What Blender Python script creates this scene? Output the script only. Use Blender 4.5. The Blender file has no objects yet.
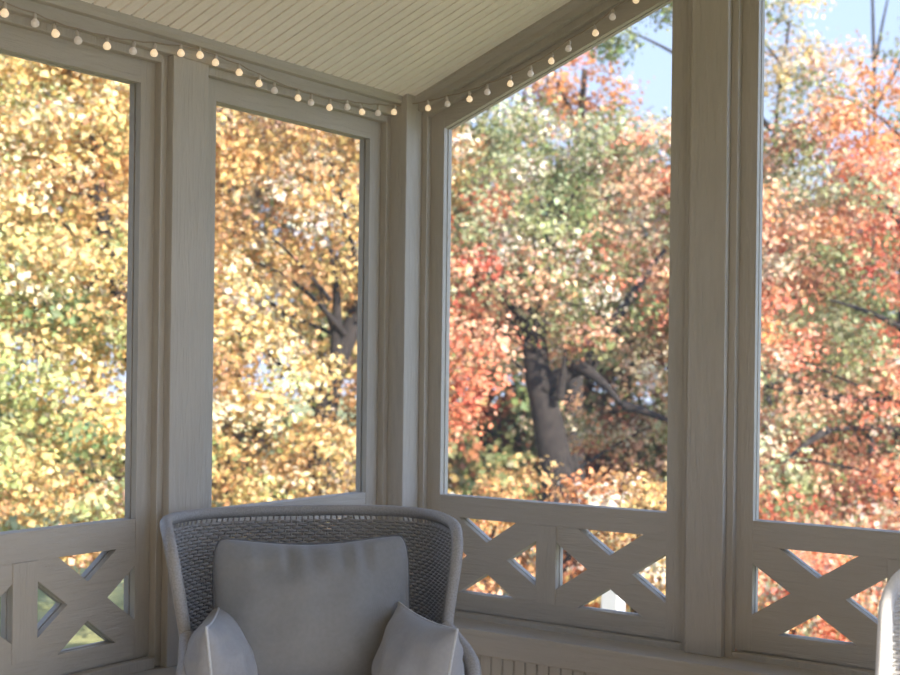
import bpy, bmesh, math, random
import numpy as np
from mathutils import Vector, Matrix
random.seed(7); RNG = np.random.default_rng(11)
scene = bpy.context.scene
COL = scene.collection

# ------------------------------------------------------------------ camera model (solved from the photograph)
D = 4.5; FPX = 1284.98; YAW = math.radians(35.0905); SH = 367.696; ROLL = math.radians(.68707); AZ = math.radians(37.78233)
CAM = np.array([D*math.sin(AZ), -D*math.cos(AZ), 1.4])
FW = np.array([-math.sin(YAW), math.cos(YAW), 0.]); RT0 = np.array([math.cos(YAW), math.sin(YAW), 0.]); UP0 = np.array([0, 0, 1.])
RT = RT0*math.cos(ROLL)+UP0*math.sin(ROLL); UP = UP0*math.cos(ROLL)-RT0*math.sin(ROLL)
def at(px, py, dep):
    return CAM+dep*(FW+(px-450)/FPX*RT-(py-SH)/FPX*UP)
def on(px, py, ax, val):
    r = FW+(px-450)/FPX*RT-(py-SH)/FPX*UP
    return CAM+(val-CAM[ax])/r[ax]*r

# ------------------------------------------------------------------ mesh helpers
class MB:
    def __init__(s): s.v = []; s.f = []; s.sm = []
    def add(s, vs, fs, smooth=False):
        o = len(s.v); s.v += [tuple(map(float, p)) for p in vs]
        for f in fs: s.f.append(tuple(i+o for i in f)); s.sm.append(smooth)
    def box(s, a, b):
        (x0, y0, z0), (x1, y1, z1) = a, b
        s.add([(x0,y0,z0),(x1,y0,z0),(x1,y1,z0),(x0,y1,z0),(x0,y0,z1),(x1,y0,z1),(x1,y1,z1),(x0,y1,z1)],
              [(0,3,2,1),(4,5,6,7),(0,1,5,4),(1,2,6,5),(2,3,7,6),(3,0,4,7)])
    def prism(s, pts0, pts1):
        n = len(pts0)
        s.add(list(pts0)+list(pts1), [tuple(range(n))[::-1], tuple(range(n, 2*n))]+[(i, (i+1) % n, n+(i+1) % n, n+i) for i in range(n)])
    def tube(s, path, r, n=8, closed=False, cap=True):
        P = [Vector(p) for p in path]; m = len(P)
        rr = r if hasattr(r, '__len__') else [r]*m
        T = []
        for i in range(m):
            a = P[(i-1) % m] if (closed or i > 0) else P[i]; b = P[(i+1) % m] if (closed or i < m-1) else P[i]
            t = (b-a); T.append(t.normalized() if t.length > 1e-9 else Vector((0,0,1)))
        ref = Vector((0,0,1)) if abs(T[0].z) < .9 else Vector((1,0,0))
        nrm = (ref-T[0]*ref.dot(T[0])).normalized(); vs = []
        for i in range(m):
            nrm = nrm-T[i]*nrm.dot(T[i])
            if nrm.length < 1e-6: nrm = T[i].orthogonal()
            nrm.normalize(); bn = T[i].cross(nrm)
            for k in range(n):
                a = 2*math.pi*k/n
                vs.append(P[i]+(nrm*math.cos(a)+bn*math.sin(a))*rr[i])
        fs = []
        for i in range(m if closed else m-1):
            j = (i+1) % m
            for k in range(n): fs.append((i*n+k, i*n+(k+1) % n, j*n+(k+1) % n, j*n+k))
        if cap and not closed: fs += [tuple(range(n))[::-1], tuple((m-1)*n+k for k in range(n))]
        s.add(vs, fs, True)
    def lathe(s, prof, c=(0,0,0), n=16):
        vs = []; m = len(prof)
        for (r, z) in prof:
            for k in range(n):
                a = 2*math.pi*k/n; vs.append((c[0]+r*math.cos(a), c[1]+r*math.sin(a), c[2]+z))
        fs = [(i*n+k, i*n+(k+1) % n, (i+1)*n+(k+1) % n, (i+1)*n+k) for i in range(m-1) for k in range(n)]
        fs += [tuple(range(n))[::-1], tuple((m-1)*n+k for k in range(n))]
        s.add(vs, fs, True)
    def build(s, name, mat, parent=None, bevel=0, fixn=True):
        me = bpy.data.meshes.new(name); me.from_pydata(s.v, [], s.f); me.update()
        me.polygons.foreach_set('use_smooth', s.sm)
        if fixn:
            bm = bmesh.new(); bm.from_mesh(me); bmesh.ops.recalc_face_normals(bm, faces=bm.faces); bm.to_mesh(me); bm.free()
        o = bpy.data.objects.new(name, me); COL.objects.link(o)
        if mat: me.materials.append(mat)
        if parent: o.parent = parent
        if bevel:
            b = o.modifiers.new('Bevel', 'BEVEL'); b.width = bevel; b.segments = 2; b.limit_method = 'ANGLE'; b.angle_limit = math.radians(40)
        return o
def tag(o, label=None, cat=None, group=None, kind=None):
    for k, v in (('label', label), ('category', cat), ('group', group), ('kind', kind)):
        if v: o[k] = v
    return o
def empty(name, loc=(0,0,0), rz=0):
    o = bpy.data.objects.new(name, None); COL.objects.link(o); o.location = loc; o.rotation_euler = (0,0,rz); o.empty_display_size = .1
    return o
def struct(o): o['kind'] = 'structure'; return o
def copy_tree(o, parent=None):
    c = o.copy(); COL.objects.link(c)
    if parent: c.parent = parent
    for ch in list(o.children): copy_tree(ch, c)
    return c

# ------------------------------------------------------------------ materials
def newmat(name):
    m = bpy.data.materials.new(name); m.use_nodes = True; nt = m.node_tree
    for n in list(nt.nodes): nt.nodes.remove(n)
    out = nt.nodes.new('ShaderNodeOutputMaterial'); return m, nt, out
def N(nt, t, **kw):
    n = nt.nodes.new(t)
    for k, v in kw.items():
        if k in n.inputs: n.inputs[k].default_value = v
        else: setattr(n, k, v)
    return n
def lin(r, g, b):
    f = lambda c: (c/255/12.92) if c/255 <= .04045 else ((c/255+.055)/1.055)**2.4
    return (f(r), f(g), f(b), 1)
def wood_paint(name, col, axis, rough=.6, bump=.5):
    """painted rough-sawn board; axis = grain direction (object = world coordinates)"""
    m, nt, out = newmat(name)
    b = N(nt, 'ShaderNodeBsdfPrincipled', Roughness=rough); nt.links.new(b.outputs[0], out.inputs[0])
    tc = N(nt, 'ShaderNodeTexCoord'); mp = N(nt, 'ShaderNodeMapping')
    s = [20, 20, 20]; s[axis] = 1.7
    if axis == 3: s = [6, 6, 6]
    mp.inputs['Scale'].default_value = s[:3]
    nt.links.new(tc.outputs['Object'], mp.inputs[0])
    n1 = N(nt, 'ShaderNodeTexNoise', Scale=3.2, Detail=6, Roughness=.62, Distortion=.9); nt.links.new(mp.outputs[0], n1.inputs['Vector'])
    n2 = N(nt, 'ShaderNodeTexNoise', Scale=2.0, Detail=3); nt.links.new(tc.outputs['Object'], n2.inputs['Vector'])
    cr = N(nt, 'ShaderNodeValToRGB'); e = cr.color_ramp.elements
    e[0].position = .3; e[1].position = .72
    e[0].color = (col[0]*.88, col[1]*.87, col[2]*.85, 1); e[1].color = (min(1, col[0]*1.06), min(1, col[1]*1.06), min(1, col[2]*1.06), 1)
    mx = N(nt, 'ShaderNodeMath', operation='ADD'); ml = N(nt, 'ShaderNodeMath', operation='MULTIPLY'); ml.inputs[1].default_value = .5
    nt.links.new(n1.outputs['Fac'], mx.inputs[0]); nt.links.new(n2.outputs['Fac'], mx.inputs[1]); nt.links.new(mx.outputs[0], ml.inputs[0])
    nt.links.new(ml.outputs[0], cr.inputs[0]); nt.links.new(cr.outputs[0], b.inputs['Base Color'])
    bp = N(nt, 'ShaderNodeBump', Strength=bump, Distance=.012); nt.links.new(n1.outputs['Fac'], bp.inputs['Height']); nt.links.new(bp.outputs[0], b.inputs['Normal'])
    return m
def plain(name, col, rough=.6, bump=0, bscale=200, var=.08):
    m, nt, out = newmat(name)
    b = N(nt, 'ShaderNodeBsdfPrincipled', Roughness=rough); nt.links.new(b.outputs[0], out.inputs[0])
    tc = N(nt, 'ShaderNodeTexCoord'); n1 = N(nt, 'ShaderNodeTexNoise', Scale=bscale, Detail=3); nt.links.new(tc.outputs['Object'], n1.inputs['Vector'])
    cr = N(nt, 'ShaderNodeValToRGB'); e = cr.color_ramp.elements; e[0].position = .35; e[1].position = .65
    e[0].color = tuple(c*(1-var) for c in col[:3])+(1,); e[1].color = tuple(min(1, c*(1+var)) for c in col[:3])+(1,)
    nt.links.new(n1.outputs['Fac'], cr.inputs[0]); nt.links.new(cr.outputs[0], b.inputs['Base Color'])
    if bump:
        bp = N(nt, 'ShaderNodeBump', Strength=bump, Distance=.003); nt.links.new(n1.outputs['Fac'], bp.inputs['Height']); nt.links.new(bp.outputs[0], b.inputs['Normal'])
    return m
TAUPE = lin(178, 170, 157); CEIL = lin(244, 234, 222)
M = {}
M['wood_x'] = wood_paint('paint_grain_x', TAUPE, 0); M['wood_y'] = wood_paint('paint_grain_y', TAUPE, 1); M['wood_z'] = wood_paint('paint_grain_z', TAUPE, 2)
M['ceil'] = wood_paint('ceiling_paint', CEIL, 0, .5, .06)
M['wain'] = wood_paint('wainscot_paint', TAUPE, 2, .5, .05)
M['floor'] = wood_paint('deck_boards', lin(178, 166, 148), 0, .5, .2)
M['siding'] = plain('house_siding', lin(168, 160, 148), .6, 0, 6)
M['roofing'] = plain('roof_shingles', lin(90, 82, 76), .9, .5, 30)
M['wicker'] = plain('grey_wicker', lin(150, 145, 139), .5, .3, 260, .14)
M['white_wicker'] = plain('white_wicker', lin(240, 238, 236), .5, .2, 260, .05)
M['dark_wood'] = plain('chair_leg_wood', lin(70, 60, 52), .5, .1, 60)
M['bark'] = plain('bark', lin(46, 40, 36), .95, 1, 14, .35)
M['pale_bark'] = plain('pale_bark', lin(150, 142, 134), .95, .6, 14, .25)
M['cable'] = plain('light_cable', lin(150, 136, 118), .5)
M['cap'] = plain('bulb_cap', lin(190, 180, 168), .4)
M['white'] = plain('white_paint', lin(190, 189, 184), .5, 0, 20, .03)
M['cream_pipe'] = plain('cushion_piping', lin(188, 190, 192), .9)
M['dark_pipe'] = plain('cushion_seam', lin(96, 96, 98), .9)
def fabric(name, col):
    m, nt, out = newmat(name)
    b = N(nt, 'ShaderNodeBsdfPrincipled', Roughness=.95); nt.links.new(b.outputs[0], out.inputs[0])
    if 'Sheen Weight' in b.inputs: b.inputs['Sheen Weight'].default_value = .15
    tc = N(nt, 'ShaderNodeTexCoord')
    w1 = N(nt, 'ShaderNodeTexWave', Scale=170, Distortion=1.5, bands_direction='X'); w2 = N(nt, 'ShaderNodeTexWave', Scale=170, Distortion=1.5, bands_direction='Z')
    for w in (w1, w2): nt.links.new(tc.outputs['Object'], w.inputs['Vector'])
    ad = N(nt, 'ShaderNodeMath', operation='ADD'); nt.links.new(w1.outputs['Fac'], ad.inputs[0]); nt.links.new(w2.outputs['Fac'], ad.inputs[1])
    n1 = N(nt, 'ShaderNodeTexNoise', Scale=90, Detail=4); nt.links.new(tc.outputs['Object'], n1.inputs['Vector'])
    cr = N(nt, 'ShaderNodeValToRGB'); e = cr.color_ramp.elements; e[0].position = .3; e[1].position = .7
    e[0].color = tuple(c*.95 for c in col[:3])+(1,); e[1].color = tuple(c*1.04 for c in col[:3])+(1,)
    nt.links.new(n1.outputs['Fac'], cr.inputs[0]); nt.links.new(cr.outputs[0], b.inputs['Base Color'])
    bp = N(nt, 'ShaderNodeBump', Strength=.25, Distance=.0012); nt.links.new(ad.outputs[0], bp.inputs['Height']); nt.links.new(bp.outputs[0], b.inputs['Normal'])
    return m
M['cushion'] = fabric('grey_cushion_fabric', lin(132, 131, 130)); M['pillow'] = fabric('grey_pillow_fabric', lin(150, 150, 152))
M['seat'] = fabric('seat_fabric', lin(120, 112, 108))
def screen_mat():
    m, nt, out = newmat('insect_screen_mesh')
    tr = N(nt, 'ShaderNodeBsdfTransparent'); df = N(nt, 'ShaderNodeBsdfDiffuse', Color=lin(205, 205, 205)); tl = N(nt, 'ShaderNodeBsdfTranslucent', Color=lin(225, 225, 225))
    a = N(nt, 'ShaderNodeMixShader', Fac=.6); nt.links.new(df.outputs[0], a.inputs[1]); nt.links.new(tl.outputs[0], a.inputs[2])
    mx = N(nt, 'ShaderNodeMixShader', Fac=SCREEN); nt.links.new(tr.outputs[0], mx.inputs[1]); nt.links.new(a.outputs[0], mx.inputs[2]); nt.links.new(mx.outputs[0], out.inputs[0])
    return m
SCREEN = .055
M['screen'] = screen_mat()
def bulb_mat(name, e, col):
    m, nt, out = newmat(name)
    b = N(nt, 'ShaderNodeBsdfPrincipled', Roughness=.35); b.inputs['Base Color'].default_value = lin(225, 215, 205)
    b.inputs['Emission Color'].default_value = col; b.inputs['Emission Strength'].default_value = e
    nt.links.new(b.outputs[0], out.inputs[0]); return m
M['bulb_on'] = bulb_mat('lit_bulb', .36, (1., .70, .38, 1)); M['bulb_dim'] = bulb_mat('dim_bulb', .06, (1., .82, .68, 1))
def leaf_mat():
    m, nt, out = newmat('leaf')
    at_ = N(nt, 'ShaderNodeAttribute', attribute_name='leaf_colour')
    df = N(nt, 'ShaderNodeBsdfDiffuse'); tl = N(nt, 'ShaderNodeBsdfTranslucent'); gl = N(nt, 'ShaderNodeBsdfGlossy', Roughness=.45)
    mx = N(nt, 'ShaderNodeMixShader', Fac=.32); mg = N(nt, 'ShaderNodeMixShader', Fac=.02)
    for s in (df, tl): nt.links.new(at_.outputs['Color'], s.inputs['Color'])
    nt.links.new(df.outputs[0], mx.inputs[1]); nt.links.new(tl.outputs[0], mx.inputs[2])
    nt.links.new(mx.outputs[0], mg.inputs[1]); nt.links.new(gl.outputs[0], mg.inputs[2]); nt.links.new(mg.outputs[0], out.inputs[0])
    return m
M['leaf'] = leaf_mat()
def grass_mat():
    m, nt, out = newmat('lawn')
    b = N(nt, 'ShaderNodeBsdfPrincipled', Roughness=.95); nt.links.new(b.outputs[0], out.inputs[0])
    tc = N(nt, 'ShaderNodeTexCoord'); n1 = N(nt, 'ShaderNodeTexNoise', Scale=1.3, Detail=8, Roughness=.7); nt.links.new(tc.outputs['Object'], n1.inputs['Vector'])
    cr = N(nt, 'ShaderNodeValToRGB'); e = cr.color_ramp.elements; e[0].position = .35; e[1].position = .7
    e[0].color = lin(104, 114, 62); e[1].color = lin(204, 200, 138)
    nt.links.new(n1.outputs['Fac'], cr.inputs[0]); nt.links.new(cr.outputs[0], b.inputs['Base Color'])
    n2 = N(nt, 'ShaderNodeTexNoise', Scale=60, Detail=4); nt.links.new(tc.outputs['Object'], n2.inputs['Vector'])
    bp = N(nt, 'ShaderNodeBump', Strength=.8, Distance=.05); nt.links.new(n2.outputs['Fac'], bp.inputs['Height']); nt.links.new(bp.outputs[0], b.inputs['Normal'])
    return m
M['grass'] = grass_mat()

# ------------------------------------------------------------------ porch: two screened walls meeting in a corner
Y0 = .073; SL = .383; XE = 4.4; YE = -5.6; XR = 2.2
def ceil_z(x): return 2.322+SL*(x-.05) if x < XR else 2.322+SL*(XR-.05)-SL*(x-XR)
def W(side, u, d, z):               # u along the wall, d outwards from the sash plane
    return (-d, u, z) if side == 'L' else (u, Y0+d, z)
def slab(mb, side, poly, d0, d1):
    mb.prism([W(side, u, d0, z) for u, z in poly], [W(side, u, d1, z) for u, z in poly])
def rect(u0, u1, z0, z1): return [(u0, z0), (u1, z0), (u1, z1), (u0, z1)]
def window(n, side, e0, e1, o0, o1, ztop, zsill, xt, xb, zr, muls):
    """one screened panel between posts: e0..e1 edges, o0..o1 opening, ztop(u) top of the opening,
    zsill sill, xt/xb top and bottom of the crossed openings, zr underside, muls = mullion centres"""
    root = empty('window_%d' % n, W(side, (e0+e1)/2, 0, zr)); struct(root)
    inv = Matrix.Translation(-Vector(root.location))
    fr = MB(); rail = .063
    gr = 'y' if side == 'L' else 'x'
    LAY = ((0, .0205, 0), (.0205, .0265, .007), (.0265, .047, 0))
    tops = lambda u: ztop(u)+rail+.03
    st = MB(); rl = MB()
    for d0, d1, i in LAY:
        slab(st, side, [(e0, zr), (o0-i, zr), (o0-i, tops(o0-i)), (e0, tops(e0))], d0, d1)
        slab(st, side, [(o1+i, zr), (e1, zr), (e1, tops(e1)), (o1+i, tops(o1+i))], d0, d1)
        slab(rl, side, [(o0-i, ztop(o0-i)+i), (o1+i, ztop(o1+i)+i), (o1+i, tops(o1+i)), (o0-i, tops(o0-i))], d0+.0004, d1)
        slab(rl, side, rect(o0-i, o1+i, xt+i, zsill-i), d0+.0012, d1)
        slab(rl, side, rect(o0-i, o1+i, zr, xb-i), d0+.0012, d1)
    mv = lambda mb: [tuple(Vector(p)-Vector(root.location)) for p in mb.v]
    def part(mb, name, mat, bevel=.0015):
        mb.v = mv(mb); return mb.build(name, mat, root, bevel)
    part(st, 'stile_frame', M['wood_z'], .0008); part(rl, 'rail_frame', M['wood_'+gr], .0008)
    # mullions and crossed braces under the sill
    ms = sorted(muls); edges = [o0]
    for c in ms: edges += [c-.0375, c+.0375]
    edges.append(o1)
    for c in ms:
        mm = MB()
        for d0, d1, i in LAY: slab(mm, side, rect(c-.0375+i, c+.0375-i, xb, xt), d0-.0035 if d0 == 0 else d0, d1)
        part(mm, 'mullion', M['wood_z'], .0015)
    for k in range(0, len(edges), 2):
        L, R = edges[k], edges[k+1]; xm = MB(); cu = (L+R)/2; cz = (xt+xb)/2; H = xt-xb; Wd = R-L; mslope = H/Wd
        for d0, d1, i in LAY:
            a = .052-i*1.3; q = (H/2-a)/mslope; w = a/mslope
            top, bot, lf, rt = (cu, cz+a), (cu, cz-a), (cu-w, cz), (cu+w, cz)
            slab(xm, side, [top, lf, bot, rt], d0+.0006, d1)
            for su in (-1, 1):
                for sv in (-1, 1):
                    ap = top if sv > 0 else bot; sd = rt if su > 0 else lf
                    X = R if su > 0 else L; Z = xt if sv > 0 else xb
                    slab(xm, side, [ap, (cu+su*q, Z), (X, Z), (X, cz+sv*(H/2-a)), sd], d0+.0006, d1)
        part(xm, 'cross_brace', M['wood_'+gr], 0)
    # stop moulding round the panel, proud of it
    sm = MB(); s0 = .023
    slab(sm, side, [(e0, zr-.03), (e0+s0, zr-.03), (e0+s0, tops(e0+s0)), (e0, tops(e0))], -.026, .0)
    slab(sm, side, [(e1-s0, zr-.03), (e1, zr-.03), (e1, tops(e1)), (e1-s0, tops(e1-s0))], -.026, .0)
    slab(sm, side, [(e0+s0, ztop(e0+s0)+rail), (e1-s0, ztop(e1-s0)+rail), (e1-s0, ztop(e1-s0)+rail+.03), (e0+s0, ztop(e0+s0)+rail+.03)], -.026, .0)
    slab(sm, side, rect(e0+s0, e1-s0, zr-.035, zr-.004), -.026, .0); slab(sm, side, rect(e0+s0, e1-s0, zr-.035, zr+.001), .006, .03)
    part(sm, 'stop_moulding', M['wood_z'], .002)
    sc = MB()
    sc.add([W(side, e0+.01, .0235, zr+.01), W(side, e1-.01, .0235, zr+.01), W(side, e1-.01, .0235, tops(e1)-.03), W(side, e0+.01, .0235, tops(e0)-.03)], [(0,1,2,3)])
    part(sc, 'insect_screen', M['screen'], 0)
    return root
ztL = lambda u: 2.18
ztR = lambda u: 2.165+SL*(u if u < XR else 2*XR-u)
PW = 1.015
window(1, 'L', -1.945, -1.065, -1.863, -1.139, ztL, .970, .893, .638, .585, [-1.501])
window(2, 'L', -.93, -.041, -.850, -.123, ztL, .970, .893, .638, .585, [-.4865])
window(3, 'R', .094, 1.117, .171, 1.029, ztR, .960, .886, .630, .571, [.6005])
window(4, 'R', 1.235, 2.250, 1.309, 2.172, ztR, .958, .883, .628, .571, [1.7405])
window(5, 'L', -2.96, -2.08, -2.878, -2.154, ztL, .970, .893, .638, .585, [-2.516])
window(6, 'L', -3.975, -3.095, -3.893, -3.169, ztL, .970, .893, .638, .585, [-3.531])
window(7, 'L', -4.99, -4.11, -4.908, -4.184, ztL, .970, .893, .638, .585, [-4.546])
window(8, 'R', 2.37, 3.385, 2.444, 3.307, lambda u: 2.9, .958, .883, .628, .571, [2.8755])
ZL = .55
tn = [0]
def trim(mb, mat, bevel=.002, name=None):
    tn[0] += 1; return struct(mb.build('trim_%d' % tn[0], mat, None, bevel))
# posts
def post(x0, x1, y0, y1, z0, z1):
    mb = MB(); mb.box((x0, y0, z0), (x1, y1, z1)); trim(mb, M['wood_z'], .003)
post(-.06, .094, -.041, Y0+.06, ZL, 2.34)                       # corner post
for a, b in ((-1.065, -.93), (-2.08, -1.945), (-3.095, -2.96), (-4.11, -3.975), (-5.125, -4.99)): post(-.06, .05, a, b, ZL, 2.266)
for a, b in ((1.117, 1.235), (2.25, 2.37)): post(a, b, Y0-.0505, Y0+.06, ZL, ceil_z(a)+.02)
# frieze boards above the panels
mb = MB(); mb.box((-.06, YE, 2.266), (.05, -.041, 2.36)); trim(mb, M['wood_y'])
mb = MB(); zf = lambda u: ztR(u)+.089
mb.prism([W('R', u, -.05, z) for u, z in ((.094, zf(.094)), (XR, zf(XR)), (XR, zf(XR)+.1), (.094, zf(.094)+.1))],
         [W('R', u, .06, z) for u, z in ((.094, zf(.094)), (XR, zf(XR)), (XR, zf(XR)+.1), (.094, zf(.094)+.1))]); trim(mb, M['wood_x'])
# quarter mouldings where the frieze meets the ceiling
mb = MB(); mb.prism([(.05, YE, 2.302), (.068, YE, 2.305), (.075, YE, 2.316), (.075, YE, 2.35), (.05, YE, 2.35)], [(.05, Y0-.05, 2.302), (.068, Y0-.05, 2.305), (.075, Y0-.05, 2.316), (.075, Y0-.05, 2.35), (.05, Y0-.05, 2.35)]); trim(mb, M['wood_y'], 0)
def cz2(x, o): return ceil_z(x)+o
mb = MB(); y_ = Y0-.05
mb.prism([(.06, y_, cz2(.06, -.026)), (.06, y_-.016, cz2(.06, -.010)), (.06, y_-.018, cz2(.06, .01)), (.06, y_, cz2(.06, .01))],
         [(XR, y_, cz2(XR, -.026)), (XR, y_-.016, cz2(XR, -.010)), (XR, y_-.018, cz2(XR, .01)), (XR, y_, cz2(XR, .01))]); trim(mb, M['wood_x'], 0)
# ledges with fascia, then beadboard below
LD = .158
mb = MB(); mb.box((-.06, YE, .468), (LD, Y0-LD, ZL)); trim(mb, M['wood_y'], .006)
mb = MB(); mb.box((-.06, Y0-LD, .468), (XE, Y0+.06, ZL)); trim(mb, M['wood_x'], .006)
def beads(u0, u1, f, z0f, z1f, pitch=.0432, w=.008, dep=.006):
    """beadboard profile along u, extruded between two edges given by z0f/z1f(u, off)"""
    prof = []; u = u0
    while u < u1-pitch:
        prof += [(u, 0), (u+pitch-w, 0), (u+pitch-w+.0015, dep), (u+pitch-w*.45, dep*.45), (u+pitch-.0012, dep)]
        u += pitch
    prof += [(u, 0), (u1, 0)]
    mb = MB(); vs = []
    for uu, o in prof: vs.append(z0f(uu, o))
    for uu, o in prof: vs.append(z1f(uu, o))
    n = len(prof)
    mb.add(vs, [(i, i+1, n+i+1, n+i) for i in range(n-1)])
    return mb
bw = beads(YE, Y0-LD, None, lambda u, o: (LD-.010-o, u, 0), lambda u, o: (LD-.010-o, u, .475)); bw.box((.0, YE, 0), (LD-.02, Y0-LD, .47)); struct(bw.build('wall_left', M['wain'], fixn=False))
bw = beads(LD-.012, XE, None, lambda u, o: (u, Y0-LD+.010+o, 0), lambda u, o: (u, Y0-LD+.010+o, .475)); bw.box((0, Y0-LD+.02, 0), (XE, Y0, .47)); struct(bw.build('wall_right', M['wain'], fixn=False))
# boarded-up upper part of the right wall beyond the last panel (outside the frame)
mb = MB(); mb.box((3.385, Y0-.05, ZL), (XE, Y0+.06, 2.6)); struct(mb.build('wall_right_end', M['siding']))
mb = MB(); mb.prism([(2.25, Y0-.04, 2.99), (3.4, Y0-.04, 2.99), (3.4, Y0-.04, ceil_z(3.4)+.03), (XR, Y0-.04, ceil_z(XR)+.03)], [(2.25, Y0+.06, 2.99), (3.4, Y0+.06, 2.99), (3.4, Y0+.06, ceil_z(3.4)+.03), (XR, Y0+.06, ceil_z(XR)+.03)]); struct(mb.build('wall_right_gable', M['siding']))
# ceiling: beadboard running up the slope
c1 = beads(YE, Y0-.03, None, lambda u, o: (-.05, u, ceil_z(-.05)+o), lambda u, o: (XR, u, ceil_z(XR)+o))
c2 = beads(YE, Y0-.03, None, lambda u, o: (XR, u, ceil_z(XR)+o), lambda u, o: (XE+.05, u, ceil_z(XE+.05)+o))
c1.add(c2.v, c2.f); struct(c1.build('ceiling', M['ceil'], fixn=False))
mb = MB(); ov = .28; y1 = Y0+.3; y0 = YE-.2; t = .12
mb.prism([(-ov, y0, ceil_z(-ov)+.06), (XR, y0, ceil_z(XR)+.06), (XE+.08, y0, ceil_z(XE+.08)+.06), (XE+.08, y0, ceil_z(XE+.08)+.06+t), (XR, y0, ceil_z(XR)+.06+t), (-ov, y0, ceil_z(-ov)+.06+t)],
         [(-ov, y1, ceil_z(-ov)+.06), (XR, y1, ceil_z(XR)+.06), (XE+.08, y1, ceil_z(XE+.08)+.06), (XE+.08, y1, ceil_z(XE+.08)+.06+t), (XR, y1, ceil_z(XR)+.06+t), (-ov, y1, ceil_z(-ov)+.06+t)])
struct(mb.build('roof', M['roofing']))
# floor, far side and house wall (all outside the frame, they close the porch)
fl = beads(YE, Y0, None, lambda u, o: (-.06, u, -o), lambda u, o: (XE, u, -o), pitch=.14, w=.006, dep=.004)
fo = struct(fl.build('floor', M['floor'], fixn=False))
mb = MB(); mb.box((XE-.06, YE, -.9), (XE+.06, Y0, .1)); mb.box((XE-.06, YE, 2.26), (XE+.06, Y0, ceil_z(XE)+.02)); mb.box((XE-.06, -1.7, .1), (XE+.06, Y0, 2.26))
for y in (-3.9, -5.5): mb.box((XE-.06, y-.06, .1), (XE+.06, y+.06, 2.26))
struct(mb.build('wall_side', M['siding']))
mb = MB(); gp = [(-.06, 2.35), (XE+.06, 2.35), (XE+.06, ceil_z(XE)+.05), (XR, ceil_z(XR)+.05), (-.06, ceil_z(-.06)+.05)]
mb.prism([(x, YE, z) for x, z in gp], [(x, YE-.1, z) for x, z in gp]); mb.box((-7.5, YE-.1, -.95), (-.06, YE, 4.3))
for x0, x1 in ((-.06, XE+.06),): mb.box((x0, YE-.1, -.9), (x1, YE, 2.35))
struct(mb.build('wall_back', M['siding']))
mb = MB(); mb.box((-.06, YE, -.95), (LD-.08, Y0+.06, 0)); mb.box((-.06, Y0-.05, -.95), (XE, Y0+.06, 0)); struct(mb.build('baseboard_outer', M['siding']))

# ------------------------------------------------------------------ string lights
root = tag(empty('string_light', (.06, -.05, 2.27)), 'string of small round warm bulbs hung along the top of both screened walls', 'string lights')
org = Vector(root.location)
bl = [(4.5,13,1),(35,23,0),(55.5,33.5,1),(78,40.5,0),(107,46,1),(133,51,0),(154,53,1),(181,53,1),(200,55,1),(215.5,62.5,1),(239.2,72.4,1),(259,83.5,1),(274.5,90.5,0),(298,98,1),(311,102.5,0),(329.5,107.5,1),(347.3,107,0),(362,112,1),(378,113,0),(394,112,1),(405.5,110.5,0)]
br = [(428,108,1),(447.5,104,0),(469.5,99,1),(487.3,92,0),(510.2,83.6,1),(530.5,73.5,0),(551.3,61,1),(568.5,48.5,0),(595.5,33,1),(612.5,17,0),(636,0,1)]
pts = [(on(x, y, 0, .068), l) for x, y, l in bl]
pts += [(on(x, y, 1, Y0-.068), l) for x, y, l in br]
nL = len(bl)
yy = pts[0][0][1]
pre = [(np.array([.068, yy-.09*k, 2.25+.01*math.sin(k)]), k % 2) for k in range(8, 0, -1)]
lastp = pts[-1][0]
post_ = [(lastp+np.array([.085*k, 0, SL*.085*k]), (k+1) % 2) for k in range(1, 7)]
allp = pre+pts+post_
cab = []; drop = []
zs_ = np.array([p[2] for p, l in allp]); zsm = np.convolve(np.pad(zs_, 2, mode='edge'), np.ones(5)/5, 'valid')
for i, (p, l) in enumerate(allp):
    q = Vector(p)+Vector((0, 0, .027)); drop.append((Vector(p)+Vector((0, 0, .02)), q.copy())); q.z = .35*q.z+.65*(zsm[i]+.026); drop[-1][1].z = q.z
    if 0 < i:
        pv = cab[-1]; mid = (pv+q)/2; mid.z -= .003; cab.append(mid)
    cab.append(q)
mb = MB(); mb.tube([p-org for p in cab], .0019, 6)
for p_, q_ in drop: mb.tube([p_-org, q_-org], .0016, 5)
mb.build('cable', M['cable'], root)
gl = MB(); R_ = .0106
gl.lathe([(.003, .0125), (.005, .0095), (.008, .006), (.0101, .002), (.0106, -.001), (.0099, -.0048), (.0076, -.0079), (.0045, -.0098), (.001, -.0106)], n=14)
gl_on = gl.build('bulb', M['bulb_on']); gl_dim = gl.build('bulb', M['bulb_dim'])
cp = MB(); cp.lathe([(.0045, .010), (.005, .012), (.005, .021), (.0028, .024), (.002, .027)], n=10); cp0 = cp.build('bulb_cap', M['cap'])
first = {1: gl_on, 0: gl_dim}; used = {1: 0, 0: 0}; capused = 0
for p, l in allp:
    b = first[l] if not used[l] else first[l].copy()
    if used[l]: COL.objects.link(b)
    used[l] = 1
    b.parent = root; b.location = Vector(p)-org; b.rotation_euler = (random.uniform(-.18, .18), random.uniform(-.18, .18), 0)
    c = cp0 if not capused else cp0.copy()
    if capused: COL.objects.link(c)
    capused = 1; c.parent = b

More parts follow.
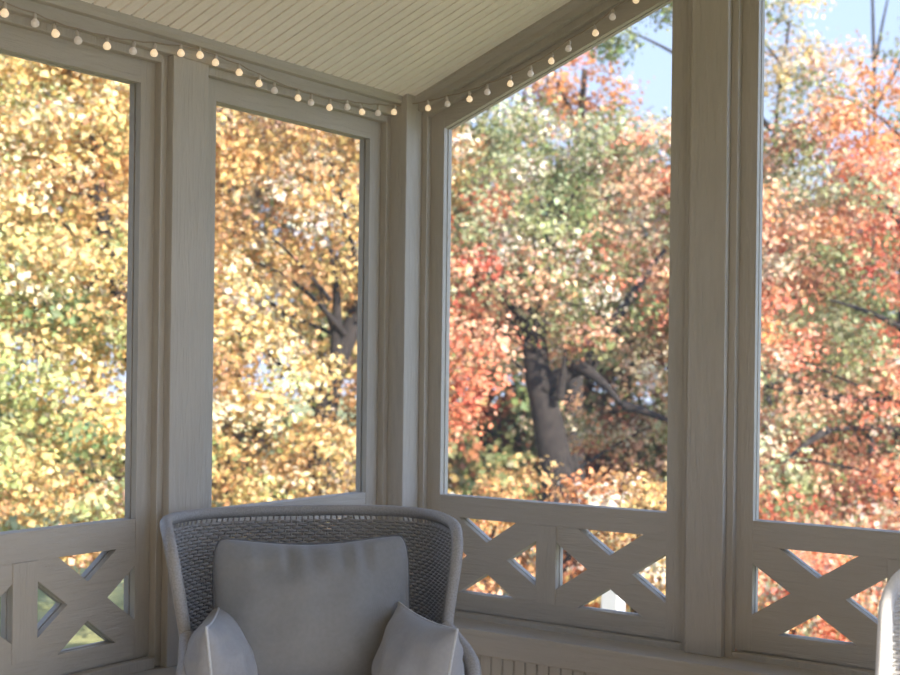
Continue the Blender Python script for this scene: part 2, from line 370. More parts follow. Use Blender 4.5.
# ------------------------------------------------------------------ wicker armchair
def make_chair(name, mat, loc, rz):
    root = empty(name, loc, rz)
    ZT = .986; ZB = .712; CRD = .10
    def plan(z, off=0):
        """U shaped plan at height z: list of (x, y) from one wing front round the back to the other"""
        t = (z-ZB)/(ZT-ZB); tc = max(-.9, min(1.05, t))
        a = .322+.040*tc+.008*tc*tc+off; b = .235+.035*tc+off; y0 = .0-.035*tc; e = .165-.03*tc
        if z > ZT-CRD:
            q = (z-(ZT-CRD))/CRD; e -= CRD*(1-math.sqrt(max(0, 1-min(1, q)**2)))
        n = 2.6; out = []
        for k in range(9): out.append((-a, e+(y0-e)*k/9))
        for k in range(41):
            th = -math.pi/2+math.pi*k/40
            out.append((a*math.copysign(abs(math.sin(th))**(2/n), math.sin(th)), y0-b*abs(math.cos(th))**(2/n)))
        for k in range(1, 10): out.append((a, y0+(e-y0)*k/9))
        return np.array(out)
    def resample(P, m):
        s = np.r_[0, np.cumsum(np.linalg.norm(np.diff(P, axis=0), axis=1))]
        t = np.linspace(0, s[-1], m); return np.c_[np.interp(t, s, P[:, 0]), np.interp(t, s, P[:, 1])]
    # woven shell: strands going in and out of upright stakes
    ns = 78; wv = MB(); z = .47; row = 0
    while z < ZT-.019:
        P = resample(plan(z), 2*ns+1); tn_ = np.gradient(P, axis=0); nn = np.c_[tn_[:, 1], -tn_[:, 0]]; nn /= np.linalg.norm(nn, axis=1)[:, None]
        ph = 1 if row % 2 else -1
        offs = np.array([ph*math.cos(math.pi*i/2)*.0052 for i in range(2*ns+1)])
        wv.tube([(p[0]+n[0]*o, p[1]+n[1]*o, z+random.uniform(-.0006, .0006)) for p, n, o in zip(P, nn, offs)], .0046, 5)
        z += .0086; row += 1
    zz = np.linspace(.46, ZT-.004, 9); cols = [resample(plan(q), 2*ns+1) for q in zz]
    for i in range(0, 2*ns+1, 2): wv.tube([(c[i][0], c[i][1], q) for c, q in zip(cols, zz)], .0028, 5)
    wv.build('woven_shell', mat, root, fixn=False)
    # rim: up the front of one wing, round the top, down the other
    path = []
    for q in np.linspace(ZB+.012, ZT-CRD-.003, 12): p = plan(q)[0]; path.append((p[0], p[1], q))
    for q in np.linspace(.1, 1, 6): zz_ = ZT-CRD+CRD*math.sin(q*math.pi/2); p = plan(zz_)[0]; path.append((p[0], p[1], zz_))
    top = plan(ZT); path += [(p[0], p[1], ZT+.004*math.sin(math.pi*i/len(top))) for i, p in enumerate(top)][1:-1]
    for q in np.linspace(1, .1, 6): zz_ = ZT-CRD+CRD*math.sin(q*math.pi/2); p = plan(zz_)[-1]; path.append((p[0], p[1], zz_))
    for q in np.linspace(ZT-CRD-.003, ZB+.012, 12): p = plan(q)[-1]; path.append((p[0], p[1], q))
    P3 = np.array(path); s = np.r_[0, np.cumsum(np.linalg.norm(np.diff(P3, axis=0), axis=1))]
    m = int(s[-1]/.0035); t = np.linspace(0, s[-1], m); P3 = np.c_[[np.interp(t, s, P3[:, k]) for k in range(3)]].T
    rim = MB(); rim.tube([tuple(p) for p in P3], [.0152+(.0009 if i % 2 else 0) for i in range(m)], 12); rim.build('rim', mat, root, fixn=False)
    # arms: rolls that leave the foot of each wing, swing out and turn down
    for sx in (-1, 1):
        key = [(.322, .165, .742), (.335, .20, .722), (.350, .26, .700), (.358, .30, .675), (.358, .322, .635), (.352, .33, .58), (.345, .33, .5), (.335, .33, .40), (.325, .325, .30)]
        ka = .94 if sx > 0 else 1.0
        K = np.array([(sx*a*(1-(1-ka)*min(1, max(0, (b-.165)/.08))), b, c) for a, b, c in key]); s = np.r_[0, np.cumsum(np.linalg.norm(np.diff(K, axis=0), axis=1))]
        t = np.linspace(0, s[-1], 90); Q = np.c_[[np.interp(t, s, K[:, k]) for k in range(3)]].T
        for _ in range(6): Q[1:-1] = (Q[:-2]+2*Q[1:-1]+Q[2:])/4
        am = MB(); am.tube([tuple(p) for p in Q], [.0185+(.0008 if i % 2 else 0) for i in range(90)], 12); am.build('arm_roll', mat, root, fixn=False)
        inner = MB()
        for r in range(30):
            z = .31+r*.0125
            yf = float(np.interp(-z, -Q[:, 2], Q[:, 1])); xf = float(np.interp(-z, -Q[:, 2], abs(Q[:, 0])))
            line = []
            for i in range(33):
                f = i/32; o = (1 if (i//1+r) % 2 else -1)*.003
                line.append((sx*((.29+.02*(z-.3))*(1-f)+xf*f+o), -.02+(yf+.02)*f, z))
            inner.tube(line, .0058, 5)
        inner.build('arm_weave', mat, root, fixn=False)
    # seat box, cushion and legs (below the frame)
    lo = MB(); ring = resample(plan(.47), 60); pts = [(x, y) for x, y in ring]+[(.33, .33), (-.33, .33)]
    lo.prism([(x*.93, y*.93, .27) for x, y in pts], [(x*.97, y*.97, .40) for x, y in pts]); lo.build('seat_frame', mat, root)
    se = MB(); se.prism([(x*.9, y*.9, .395) for x, y in pts], [(x*.9, y*.9, .52) for x, y in pts]); se.build('seat_cushion', M['seat'], root, .03)
    for sx in (-1, 1):
        for y in (-.16, .28):
            l = MB(); l.tube([(sx*.25, y*.9, .28), (sx*.28, y*1.02, 0)], [.024, .016], 12); l.build('leg', M['dark_wood'], root)
    return root
CR = -(FW+(313-450)/FPX*RT0); CR /= np.linalg.norm(CR)
base = at(313.5, 366, 3.35)
face = math.atan2(CR[1], CR[0])-math.pi/2+math.radians(8)
chair = make_chair('wicker_armchair', M['wicker'], (base[0], base[1], 0), face)
tag(chair, 'grey woven wicker wing armchair with rolled rim standing in the porch corner', 'armchair', 'wicker armchairs on the porch')
CF = np.array([math.cos(face+math.pi/2), math.sin(face+math.pi/2), 0])       # chair's forward
ch2 = copy_tree(chair)
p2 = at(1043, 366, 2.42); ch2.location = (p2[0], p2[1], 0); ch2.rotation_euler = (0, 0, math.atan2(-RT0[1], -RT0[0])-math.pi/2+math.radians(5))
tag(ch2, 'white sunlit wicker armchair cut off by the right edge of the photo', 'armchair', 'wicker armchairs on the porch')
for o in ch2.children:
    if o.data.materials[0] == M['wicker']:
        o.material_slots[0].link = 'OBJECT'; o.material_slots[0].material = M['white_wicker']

# ------------------------------------------------------------------ cushions
def pillow(name, w, h, t, mat, pipe, loc, ux, uz, sag=0., pleat=0., seed=0, ear=.07, rnd=0.):
    """soft cushion: ux = its width direction, uz = its height direction (unit vectors)"""
    ux = Vector(ux).normalized(); uz = Vector(uz); uz = (uz-ux*uz.dot(ux)).normalized(); uy = uz.cross(ux)
    rng = random.Random(seed); n = 40; vs = []; fs = []
    ph = [rng.uniform(0, 6.28) for _ in range(6)]
    def P(u, v, sgn):
        x = w/2*u*(1-ear*(1-v*v)); z = h/2*v*(1-ear*(1-u*u))
        cr_ = 1-rnd*(u*u*v*v)**2; x *= cr_; z *= cr_
        if v > 0: z -= sag*h*(1-u*u)*v*v
        th = (max(0, 1-u*u)**.55)*(max(0, 1-v*v)**.55)
        y = t/2*th*sgn
        edge = min(1, 4*(1-abs(u)))*min(1, 4*(1-abs(v)))
        y += sgn*edge*.006*(math.sin(9*u+5*v+ph[0])*math.sin(4*v-3*u+ph[1])+.6*math.sin(14*v+6*u*v+ph[2])*abs(u))
        if pleat: y += sgn*pleat*max(0, v-.35)*th*1.6*(math.exp(-((u+.52)/.045)**2)*-1-math.exp(-((u+.3)/.03)**2)-math.exp(-((u-.02)/.035)**2)*1.2-math.exp(-((u-.24)/.03)**2)-math.exp(-((u-.5)/.04)**2))
        return ux*x+uy*y+uz*z
    for sgn in (1, -1):
        o = len(vs)
        for j in range(n+1):
            for i in range(n+1):
                u = math.sin((i/n*2-1)*math.pi/2); v = math.sin((j/n*2-1)*math.pi/2)
                vs.append(P(u, v, sgn))
        for j in range(n):
            for i in range(n):
                a = o+j*(n+1)+i; fs.append((a, a+1, a+n+2, a+n+1))
    mb = MB(); mb.add(vs, fs, True); o = mb.build(name, mat)
    bm = bmesh.new(); bm.from_mesh(o.data); bmesh.ops.remove_doubles(bm, verts=bm.verts, dist=.0004); bmesh.ops.recalc_face_normals(bm, faces=bm.faces); bm.to_mesh(o.data); bm.free()
    o.location = loc
    ring = [P(math.sin(a), -1, 1) for a in np.linspace(-math.pi/2, math.pi/2, 24)]+[P(1, math.sin(a), 1) for a in np.linspace(-math.pi/2, math.pi/2, 24)][1:]+[P(math.sin(a), 1, 1) for a in np.linspace(math.pi/2, -math.pi/2, 24)][1:]+[P(-1, math.sin(a), 1) for a in np.linspace(math.pi/2, -math.pi/2, 24)][1:-1]
    pb = MB(); pb.tube(ring, .0032, 6, closed=True); pb.build('piping', pipe, o)
    return o
RTv = Vector(RT0); FWv = Vector(FW)
CX = Vector((math.cos(face), math.sin(face), 0)); CFv = Vector(CF)
c = at(313, 606, 3.25)
o = pillow('back_cushion', .515, .385, .19, M['cushion'], M['dark_pipe'], c, CX, Vector((0,0,1))-CFv*.16, sag=.08, pleat=.05, seed=3, ear=.04, rnd=.11)
tag(o, 'large grey back cushion leaning inside the wicker armchair', 'cushion')
a0, a1 = Vector(at(217, 606, 3.20)), Vector(at(206, 638, 2.95))
d = (a1-a0); d.z = 0
c = (a0+a1)/2+Vector((0,0,-.137))+RTv*.022
o = pillow('throw_pillow', .36, .32, .17, M['pillow'], M['cream_pipe'], c, d, (0,0,1)+0*RTv if False else Vector((0,0,1))-RTv*.10, seed=5, ear=.085)
tag(o, 'small grey throw pillow with pale piping against the left arm of the wicker armchair', 'pillow', 'throw pillows')
a0, a1 = Vector(at(411, 604, 3.18)), Vector(at(452, 638, 2.95))
d = (a1-a0); d.z = 0
c = (a0+a1)/2+Vector((0,0,-.148))-RTv*.030
o = pillow('throw_pillow', .36, .32, .19, M['pillow'], M['cream_pipe'], c, d, Vector((0,0,1))+RTv*.15, seed=9, ear=.07)
tag(o, 'small grey throw pillow against the right arm of the wicker armchair', 'pillow', 'throw pillows')

# ------------------------------------------------------------------ garden
GZ = -.95
mb = MB(); mb.add([(-60, -60, GZ), (60, -60, GZ), (60, 70, GZ), (-60, 70, GZ)], [(0,1,2,3)]); struct(mb.build('ground', M['grass'], fixn=False))
SUN = Vector((.90, -.35, .47)).normalized()
def leaves_mesh(name, centres, cols, n_per, spread, size, parent, off, seed, flat=.6, kind=None):
    """centres (k,3) bough centres, cols (k,3) bough colours"""
    rng = np.random.default_rng(seed); k = len(centres)
    if size < .15: size *= rng.choice([.46, .6, .8], (k*int(n_per*2.3), 1)); n_per = int(n_per*2.3); spread *= .9
    cols = cols*rng.uniform(.8, 1.15, (k, 1))
    C = np.repeat(centres, n_per, axis=0); K = np.repeat(cols, n_per, axis=0); n = len(C)
    dv = rng.normal(size=(n, 3))
    C = C+dv*spread*np.array([1, 1, flat])
    nrm = rng.normal(size=(n, 3))*.8+dv*.75+np.array([0, 0, .8]); nrm /= np.linalg.norm(nrm, axis=1)[:, None]
    r = rng.normal(size=(n, 3)); tx = np.cross(nrm, r); tx /= np.linalg.norm(tx, axis=1)[:, None]; ty = np.cross(nrm, tx)
    s = (size if np.ndim(size) else np.full((n, 1), size))*rng.uniform(.65, 1.25, (n, 1))
    w = .42*s; fold = .12*s
    v = np.stack([C-tx*s*.5, C+ty*w+nrm*fold, C+tx*s*.5-nrm*fold*.6, C-ty*w+nrm*fold], axis=1).reshape(-1, 3)-np.array(off)
    me = bpy.data.meshes.new(name); me.vertices.add(4*n); me.vertices.foreach_set('co', v.astype(np.float32).ravel())
    idx = np.arange(4*n).reshape(n, 4)
    tri = np.stack([idx[:, [0, 1, 2]], idx[:, [0, 2, 3]]], axis=1).reshape(-1)
    me.loops.add(6*n); me.loops.foreach_set('vertex_index', tri.astype(np.int32))
    me.polygons.add(2*n); me.polygons.foreach_set('loop_start', np.arange(0, 6*n, 3, dtype=np.int32))
    me.update(calc_edges=True)
    K = np.clip(K*rng.uniform(.72, 1.22, (n, 1))*rng.uniform(.9, 1.1, (n, 3)), .01, .95)
    a = me.attributes.new('leaf_colour', 'FLOAT_COLOR', 'FACE')
    a.data.foreach_set('color', np.repeat(np.c_[K, np.ones(n)], 2, axis=0).astype(np.float32).ravel())
    me.materials.append(M['leaf'])
    o = bpy.data.objects.new(name, me); COL.objects.link(o); o.parent = parent
    if kind: o['kind'] = kind
    return o
PAL = dict(yellow=(.78,.58,.24), cream=(.86,.73,.46), lime=(.47,.50,.20), green=(.24,.30,.12), gold=(.66,.43,.17), amber=(.46,.26,.11), brown=(.26,.16,.09),
           olive=(.26,.27,.11), sage=(.46,.47,.25), coral=(.80,.29,.16), red=(.60,.15,.09), peach=(.84,.50,.30), orange=(.82,.36,.14), rust=(.38,.16,.08), tan=(.64,.53,.35), pale=(.80,.70,.52))
def crown(blobs, density, rng):
    """blobs: (px, py, depth, rx, ry, rz metres, palette) -> bough centres and colours"""
    cs, ks = [], []
    for (px, py, dep, rx, ry, rz, pal) in blobs:
        sc = dep/FPX; n = max(6, int(density*(rx*sc)*(ry*sc)*rz*4.2))
        q = rng.normal(size=(n, 3)); q /= np.linalg.norm(q, axis=1)[:, None]; q *= rng.uniform(.25, 1, (n, 1))**.5
        c0 = at(px, py, dep)
        cs.append(c0+q[:, :1]*rx*sc*RT0+q[:, 1:2]*ry*sc*UP0+q[:, 2:]*rz*FW)
        names = [p.split('*')[0] for p in pal.split()]; ws = np.array([float(p.split('*')[1]) if '*' in p else 1. for p in pal.split()]); ws /= ws.sum()
        ks.append(np.array([PAL[x] for x in names])[rng.choice(len(names), n, p=ws)])
    return np.vstack(cs), np.vstack(ks)
def bez(p, q, bend, n=10):
    p, q = np.array(p), np.array(q); m = (p+q)/2+np.array(bend)
    return [(1-t)**2*p+2*t*(1-t)*m+t*t*q for t in np.linspace(0, 1, n)]
def tree(name, label, cat, foot, trunk, branches, blobs, density, n_per, spread, size, seed, group=None, bark='bark', twigs=12):
    """foot: ground point; trunk: (pts, r0, r1); branches: list of (p, q, r, bend)"""
    rng = np.random.default_rng(seed)
    root = empty(name, foot); off = np.array(foot)
    tag(root, label, cat, group)
    if trunk:
        pts, r0, r1 = trunk; m = len(pts)
        P = np.array(pts); s = np.r_[0, np.cumsum(np.linalg.norm(np.diff(P, axis=0), axis=1))]; t = np.linspace(0, s[-1], 24); Q = np.c_[[np.interp(t, s, P[:, k]) for k in range(3)]].T
        for _ in range(3): Q[1:-1] = (Q[:-2]+2*Q[1:-1]+Q[2:])/4
        rr = [r0+(r1-r0)*(i/23)+r0*.5*math.exp(-i/1.6) for i in range(24)]
        mb = MB(); mb.tube([tuple(q-off) for q in Q], rr, 12); mb.build('trunk', M[bark], root, fixn=False)
    for p, q, r, bend in branches:
        B = bez(p, q, bend, 12); mb = MB(); mb.tube([tuple(b-off) for b in B], [r*(1-.75*i/11) for i in range(12)], 8); mb.build('branch', M[bark], root, fixn=False)
    cs, ks = crown(blobs, density, rng)
    if trunk and twigs:                                 # thin twigs reaching out to the boughs
        mb = MB()
        for i in rng.choice(len(cs), min(twigs, len(cs)), replace=False):
            j = min(23, max(6, int(np.argmin(np.linalg.norm(Q-cs[i]+np.array([0, 0, .6]), axis=1)))))
            B = bez(Q[j], cs[i], rng.normal(size=3)*.15+np.array([0, 0, .1]), 7); mb.tube([tuple(b-off) for b in B], [.022*(1-.75*k/6) for k in range(7)], 5)
        mb.build('twigs', M[bark], root, fixn=False)
    leaves_mesh('foliage', cs, ks, n_per, spread, size, root, off, seed+100)
    return root
def gpt(px, dep): p = at(px, 366, dep); return (float(p[0]), float(p[1]), GZ)
def tr(px, dep, pts, r0, r1): # trunk through picture points at depths
    g = gpt(px, dep); return ([g]+[at(*p) for p in pts], r0, r1)

# yellow maple seen through the left window
Y1 = 'yellow*4 cream*3 lime*2 gold*1.5'; Y2 = 'lime*3 green*2 yellow*2 cream*2'; Y3 = 'gold*3 yellow*3 cream*2 amber'
tree('maple_tree', 'dense yellow and lime maple filling the leftmost screen', 'tree', gpt(172, 10.8), tr(172, 10.8, [(165,480,10.8),(110,250,10.6),(60,0,10.6)], .13, .05),
     [(at(42,360,10.6), at(120,250,10), .05, (0,0,.1)), (at(42,300,10.6), at(-60,180,10.2), .05, (0,0,.1))],
     [(20,60,10.4,85,70,1.0,Y1),(110,50,10.6,80,70,1.0,Y3),(-80,90,10.4,90,90,1.,Y1),(20,160,10.2,80,70,1.,Y3),(120,170,10.5,80,75,1.,Y3),(-90,230,10.3,90,90,1.,Y2),(20,260,10,80,70,1.,Y1),(110,280,10.2,75,75,1.,Y1),
      (30,350,9.9,85,75,1.,Y2),(120,370,10.3,75,70,1.,Y1),(-80,380,10,90,90,1.,Y2),(20,440,9.8,85,65,.9,Y2),(110,450,10,75,65,.9,Y1+' green*2'),(40,510,9.8,90,45,.8,'yellow*2 gold*2 amber lime'),(130,515,10,70,45,.8,'gold*2 yellow*2 brown'),(-80,500,9.8,90,50,.8,Y2),(60,-60,10.6,130,70,1.,Y1),(20,548,9.7,70,26,.6,'yellow*2 gold*2 lime amber'),(110,560,9.7,60,30,.6,'gold*2 yellow*2 lime peach'),(-70,550,9.7,60,28,.6,Y2)],
     17, 46, .16, .088, 21)
# golden tree behind the second screen
G1 = 'gold*3 amber*2 pale*2 yellow*1.5'; G2 = 'gold*3 amber*3 tan*2 brown pale'; G3 = 'yellow*3 gold*3 cream*2 lime amber'
tree('cherry_tree', 'golden brown tree with grey twigs behind the second screen from the left', 'tree', gpt(322, 11.5), tr(322, 11.5, [(318,470,11.5),(332,370,11.5),(352,325,11.5),(372,290,11.6),(395,200,11.8)], .13, .07),
     [(at(335,365,11.4), at(330,250,11.2), .06, (.1,0,.1)), (at(325,420,11.3), at(235,330,10.8), .045, (0,0,.2)), (at(345,335,11.3), at(245,260,10.7), .03, (0,0,.25)), (at(330,300,11.0), at(255,225,10.5), .022, (0,0,.1)), (at(365,300,11.3), at(330,160,11), .03, (0,0,.1))],
     [(250,120,11.2,70,55,1.,G2),(330,140,11.4,75,55,1.,G2),(400,160,11.8,60,60,1.,G2),(190,180,11.2,60,70,1.,G1),(255,200,11,65,60,1.,G2),(330,225,11.2,65,60,1.,G1+' green'),(395,250,11.6,50,60,.9,G2),(190,290,11,55,70,1.,G3),
      (245,285,10.9,65,60,1.,G1),(300,290,11.6,60,55,.9,G3+' green*1.5'),(245,365,10.8,65,60,1.,G3),(305,400,11,50,50,.9,G3),(375,420,11.6,50,70,.9,G2),(190,400,10.8,60,70,.9,G3),(250,440,10.7,65,55,.9,G3+' green'),(330,460,10.8,60,50,.9,G3),(200,500,10.7,80,50,.8,G3),(290,510,10.7,80,45,.8,G3),(380,510,10.8,70,50,.8,G2)],
     15, 42, .15, .085, 31, bark='bark')
# big oak behind the third screen
O1 = 'sage*3 olive*3 pale*1.5 tan'; O2 = 'coral*3 peach*3 red sage'; O3 = 'olive*2 rust*2 peach*2 tan*2 sage'; O4 = 'peach*3 tan*2 olive*2 coral'
tree('oak_tree', 'large dark-trunked oak with green and coral leaves behind the third screen', 'tree', gpt(570, 12.6), tr(570, 12.6, [(562,500,12.6),(552,440,12.6),(540,385,12.6),(530,345,12.7),(545,280,13),(560,160,13.4)], .22, .04),
     [(at(545,390,12.6), at(585,372,12.5), .13, (0,0,.12)), (at(575,365,12.5), at(622,405,12.1), .08, (0,0,.1)), (at(585,372,12.5), at(665,250,12.8), .09, (0,0,.1)), (at(540,350,12.7), at(465,240,12.6), .08, (0,0,.1)), (at(622,405,12.1), at(690,432,12), .05, (0,0,.05)), (at(560,400,12.4), at(566,345,12.3), .05, (0,0,0))],
     [(480,150,12.9,60,50,.9,O1),(545,150,13.3,60,45,1.,O1),(610,150,13.6,55,45,.9,O1+' rust*2'),(660,170,13.4,50,55,.9,O4),(480,220,12.7,60,45,.9,O1+' coral*2'),(550,215,13.4,55,45,.9,O1),(630,225,13.3,60,50,.9,O3),(475,285,12.5,55,45,.9,O2),(545,285,13.6,50,45,.8,O3),(640,290,13.2,55,45,.9,O4),
      (590,185,12.9,40,34,.6,'green*2 olive brown'),(565,245,12.7,42,30,.6,'green*2 olive rust'),(655,330,12.8,30,34,.5,'green olive brown'),(535,280,12.3,42,28,.5,O3),(570,300,12.3,40,40,.5,O1),(545,255,12.4,45,35,.5,O1+' rust'),(590,330,12.3,30,25,.4,O3),(472,345,12.2,46,45,.8,'coral*4 peach*2 red'),(470,400,12.2,42,38,.8,'coral*4 peach*2 red*2'),(620,335,13.3,60,40,.8,O1+' peach'),(660,380,13.1,45,50,.8,O4+' tan*2'),(600,430,13.4,60,40,.8,O3),(530,330,13.8,50,45,.7,O3),(720,200,13.2,60,70,.9,O4),(720,310,13.2,60,70,.9,O3),(720,420,13,60,60,.8,O1),(420,250,12.8,50,80,.9,O2),(420,390,12.8,50,60,.9,O3)],
     15, 44, .16, .085, 41)
# orange tree top behind the oak
tree('maple_tree', 'orange treetop rising against the sky above the oak', 'tree', gpt(575, 18), tr(575, 18, [(575,300,18),(580,120,18),(585,70,18)], .16, .04), [(at(578,130,18), at(545,60,18), .04, (0,0,.1))],
     [(582,75,18,26,34,.8,'orange*3 coral*2 peach*2'),(556,110,18,34,34,.9,'orange*2 peach rust'),(545,78,18,26,26,.8,'olive rust peach'),(600,120,18,30,40,.9,'rust orange peach'),(560,200,18.5,80,60,1.2,O3),(640,230,18.5,70,60,1.2,O3),(640,140,18,28,22,.8,O1)],
     9, 40, .2, .11, 51)
# coral maple in the right-hand screen
R1 = 'coral*3 peach*3 orange*2 tan'; R2 = 'peach*3 sage*2 tan*2 coral'; R3 = 'olive*3 sage*2 rust peach'; R4 = 'coral*4 red*1.5 peach*2'
tree('maple_tree', 'coral and olive maple with dark branches filling the rightmost screen', 'tree', gpt(955, 11.6), tr(955, 11.6, [(950,520,11.6),(945,430,11.6),(935,300,11.7),(930,180,11.8)], .17, .05),
     [(at(945,440,11.5), at(828,430,10.7), .06, (0,0,.1)), (at(828,430,10.7), at(782,464,10.5), .04, (0,0,.04)), (at(943,400,11.5), at(765,386,10.9), .05, (0,0,-.12)), (at(940,350,11.5), at(830,300,11.0), .04, (0,0,.1)), (at(935,270,11.6), at(850,170,11.6), .04, (0,0,.1))],
     [(785,215,11.6,50,40,.9,R1),(845,205,11.7,60,45,.9,R2),(910,190,11.6,60,55,.9,R1),(850,140,12,55,35,.9,R1+' olive'),(905,120,12,45,40,.9,R1),(865,85,12.3,45,24,.7,'peach tan orange olive'),(815,120,12.2,36,24,.7,'olive peach tan'),(790,160,12,30,22,.7,'olive sage rust'),(785,275,11.3,45,40,.8,R2+' rust'),(845,280,11.5,55,40,.8,R3),(915,265,11.2,55,50,.9,R4),(775,335,11.1,45,42,.8,R1),(835,345,11.4,50,42,.8,R3),(905,345,11.1,60,45,.8,R1),
      (775,405,11,45,40,.7,R2+' olive'),(840,410,11.5,50,35,.7,R3),(910,415,11,55,40,.8,R2),(780,475,10.8,48,38,.7,R3+' peach*2'),(845,475,10.9,50,38,.7,R3+' coral'),(915,480,10.7,60,45,.8,R1),(790,520,10.6,50,30,.6,R4),(860,525,10.6,60,32,.6,R1),(940,540,10.6,60,40,.6,R2),(1000,430,11,70,90,1.,R2),(735,470,11,40,60,.7,R2),(735,360,11.4,40,70,.8,R2)],
     17, 44, .15, .085, 61)
# loose tops against the sky
tree('ash_tree', 'loose tan-leaved treetop in the upper left of the rightmost screen', 'tree', gpt(770, 17), tr(770, 17, [(768,300,17),(775,120,17),(790,20,17)], .09, .015), [(at(782,140,17), at(830,100,17), .03, (0,0,.1)), (at(790,80,17), at(760,40,17), .03, (0,0,.1)), (at(772,130,17), at(625,30,16.4), .045, (0,0,.3))],
     [(795,25,17,38,35,.8,'tan*2 yellow peach olive'),(770,60,17,34,30,.7,'tan olive yellow'),(835,60,17,25,20,.5,'tan peach'),(668,8,16.6,16,12,.3,'rust green olive'),(612,44,16.4,9,9,.25,'green olive'),(800,95,17,35,22,.6,'tan peach olive'),(770,150,17,30,20,.7,'peach tan olive rust'),(805,185,17,40,26,.8,'olive tan sage'),(800,300,17.5,80,90,1.1,R3)], 15, 34, .17, .10, 71)
for k, (x, top, lab) in enumerate(((873,-60,'slender bare tree rising highest against the sky at the right'),)):
    tree('bare_tree', lab, 'tree', gpt(x, 20), tr(x, 20, [(x,300,20),(x+2,100,20),(x-2,top,20)], .05, .02), [(at(x+1,70,20), at(x+22,-30,20), .03, (0,0,.2)), (at(x,110,20), at(x+40,30,20), .04, (0,0,-.2))],
         [(x+20,50,20,40,18,.8,'olive brown')], 3, 18, .2, .1, 81, twigs=0)
tree('pine_tree', 'dark evergreen behind the coral maple at the right edge', 'tree', gpt(905, 16), tr(905, 16, [(905,300,16),(905,100,16)], .14, .04), [], [(912,140,16,24,40,.8,'green*2 olive'),(915,220,16,40,60,1.,'green olive'),(905,350,16,60,90,1.,'green olive')], 9, 40, .16, .10, 85, twigs=0)
# far wood that closes the view between the trunks
far = [(-60,-20,'yellow gold lime','far yellow-green tree beyond the leftmost screen'),(90,-30,'gold yellow olive lime','far golden tree between the two left screens'),(230,-30,'amber gold tan brown','far brown-gold tree beyond the second screen'),(370,10,'gold amber olive','far olive-gold tree just left of the corner post'),
       (480,120,'olive green rust','far green tree beyond the corner side of the oak'),(620,150,'olive rust brown','far rusty tree on the right of the oak trunk'),(740,150,'peach olive rust','far tree hidden behind the thick right-hand post'),(850,190,'rust olive brown coral','far rusty tree deep behind the coral maple'),(980,200,'coral olive peach','far tree beyond the right edge of the porch')]
for k, (x, top, pal, lab) in enumerate(far):
    dep = 21+(k % 3)*1.3; g = gpt(x, dep)
    tree('maple_tree', lab, 'tree', g, tr(x, dep, [(x+5,380,dep),(x,top,dep)], .18, .05), [], [(x,top+60,dep,70,70,1.6,pal),(x-40,top+150,dep,75,70,1.6,pal),(x+40,top+160,dep,75,70,1.6,pal),(x,top+250,dep,90,80,1.6,pal),(x,top+330,dep-.5,95,60,1.5,pal),(x,470,dep,95,60,1.5,pal)], 3.0, 70, .3, .18, 200+k, twigs=0, group='far trees')
# shrubs under the oak
B1 = 'gold*3 yellow*2 amber*2 pale*2'; B2 = 'gold*2 orange*2 amber*2 peach'
for k, (x, dep, ys, pal, lab) in enumerate(((478,9.6,505,B2,'orange-gold shrub just right of the wicker armchair, outside the screen'),(560,9.9,505,B2+' rust','russet gold shrub in front of the oak trunk'),(640,9.6,495,B1,'bright golden shrub beside the thick right-hand post'),(410,9.8,500,B1,'golden shrub behind the corner post'),(795,9.9,575,'coral*2 orange*2 peach rust','low coral shrub under the rail of the rightmost screen'),(885,10,570,'coral*2 peach*2 orange tan','peach shrub at the right edge beside the white armchair'))):
    g = gpt(x, dep)
    tree('shrub', lab, 'shrub', g, ([g, (g[0], g[1], GZ+.5), tuple(at(x, ys, dep))], .03, .015), [], [(x-15,ys,dep,48,38,.55,pal),(x+25,ys+10,dep,45,38,.5,pal),(x,ys+60,dep,60,42,.5,pal),(x,ys+110,dep,60,40,.5,pal)], 34, 40, .12, .075, 300+k, group='shrubs under the oak', twigs=10)
# fallen leaves on the lawn
rng = np.random.default_rng(5); n = 1500
cc = np.array([at(rng.uniform(420, 1150), 366, rng.uniform(7, 20)) for _ in range(n)]); cc[:, 2] = GZ+.03
kk = np.array([PAL[x] for x in ('gold', 'peach', 'pale', 'tan', 'orange')])[rng.choice(5, n)]
lt = leaves_mesh('fallen_leaves', cc, kk, 9, .28, .08, None, (0,0,0), 77, flat=.03); tag(lt, 'fallen autumn leaves scattered over the lawn', 'leaves', None, 'stuff')
# white post in the yard
p = at(616, 366, 8.4); mb = MB(); h = 1.05
mb.box((p[0]-.06, p[1]-.06, GZ), (p[0]+.06, p[1]+.06, GZ+h)); wp = mb.build('garden_post', M['white'], None, .006); 
mb = MB(); mb.box((p[0]-.075, p[1]-.075, GZ+h), (p[0]+.075, p[1]+.075, GZ+h+.03)); mb.prism([(p[0]+a*.065, p[1]+b*.065, GZ+h+.03) for a, b in ((-1,-1),(1,-1),(1,1),(-1,1))], [(p[0]+a*.01, p[1]+b*.01, GZ+h+.08) for a, b in ((-1,-1),(1,-1),(1,1),(-1,1))]); mb.build('post_cap', M['white'], wp)
tag(wp, 'short white garden post glimpsed through the lower cross brace', 'post')

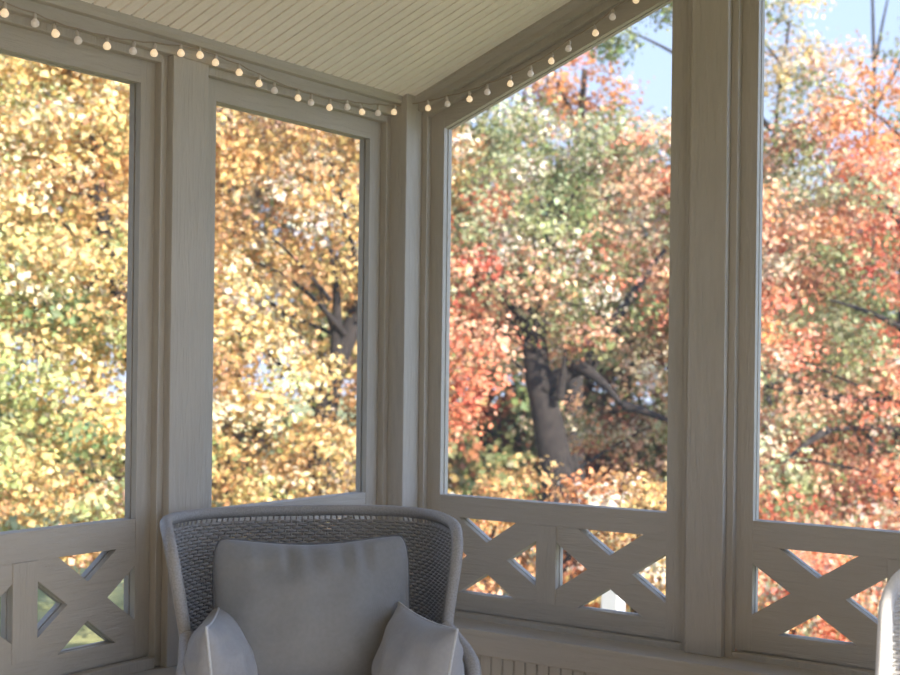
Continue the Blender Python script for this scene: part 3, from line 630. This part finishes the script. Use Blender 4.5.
# ------------------------------------------------------------------ light
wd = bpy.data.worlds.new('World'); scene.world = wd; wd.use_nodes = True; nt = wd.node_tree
for n_ in list(nt.nodes): nt.nodes.remove(n_)
tcw = nt.nodes.new('ShaderNodeTexCoord'); sx_ = nt.nodes.new('ShaderNodeSeparateXYZ'); nt.links.new(tcw.outputs['Generated'], sx_.inputs[0])
crw = nt.nodes.new('ShaderNodeValToRGB'); nt.links.new(sx_.outputs['Z'], crw.inputs[0]); e = crw.color_ramp.elements
e[0].position = 0; e[0].color = (.54, .63, .82, 1); e[1].position = 1; e[1].color = (.22, .38, .80, 1)
e_ = e.new(.18); e_.color = (.44, .56, .80, 1); e_ = e.new(.45); e_.color = (.36, .52, .86, 1)
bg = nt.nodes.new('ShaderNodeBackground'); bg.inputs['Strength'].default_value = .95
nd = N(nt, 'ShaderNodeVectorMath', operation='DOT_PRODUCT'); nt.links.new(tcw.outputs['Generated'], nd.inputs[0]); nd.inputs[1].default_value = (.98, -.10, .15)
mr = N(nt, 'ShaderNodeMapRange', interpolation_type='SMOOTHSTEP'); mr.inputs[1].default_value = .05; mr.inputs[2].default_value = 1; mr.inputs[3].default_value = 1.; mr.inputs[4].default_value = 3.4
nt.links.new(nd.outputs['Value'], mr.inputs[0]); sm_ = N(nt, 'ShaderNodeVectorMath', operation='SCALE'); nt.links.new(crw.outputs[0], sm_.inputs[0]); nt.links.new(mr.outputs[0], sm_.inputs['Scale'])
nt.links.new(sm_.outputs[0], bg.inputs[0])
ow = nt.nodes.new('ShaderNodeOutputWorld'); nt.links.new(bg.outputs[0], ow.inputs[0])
sd = bpy.data.lights.new('sun', 'SUN'); sd.energy = 6.2; sd.angle = math.radians(.6); sd.color = (1., .93, .83)
so = bpy.data.objects.new('sun', sd); COL.objects.link(so); so.rotation_euler = SUN.to_track_quat('Z', 'Y').to_euler(); so.location = (8, -6, 8)

# ------------------------------------------------------------------ camera
cd = bpy.data.cameras.new('camera'); co = bpy.data.objects.new('camera', cd); COL.objects.link(co)
cd.sensor_width = 36; cd.lens = FPX/900*36; cd.shift_y = (SH-337.5)/900; cd.clip_end = 300; cd.clip_start = .05
mw = Matrix(((RT[0], UP[0], -FW[0], CAM[0]), (RT[1], UP[1], -FW[1], CAM[1]), (RT[2], UP[2], -FW[2], CAM[2]), (0,0,0,1)))
co.matrix_world = mw
cd.dof.use_dof = True; cd.dof.focus_distance = 3.6; cd.dof.aperture_fstop = 3.5
scene.camera = co
vs_ = scene.view_settings; vs_.view_transform = 'Standard'; vs_.look = 'None'; vs_.gamma = 1; vs_.use_curve_mapping = False; vs_.exposure = .88
scene.cycles.max_bounces = 10; scene.cycles.diffuse_bounces = 6; scene.cycles.transparent_max_bounces = 16
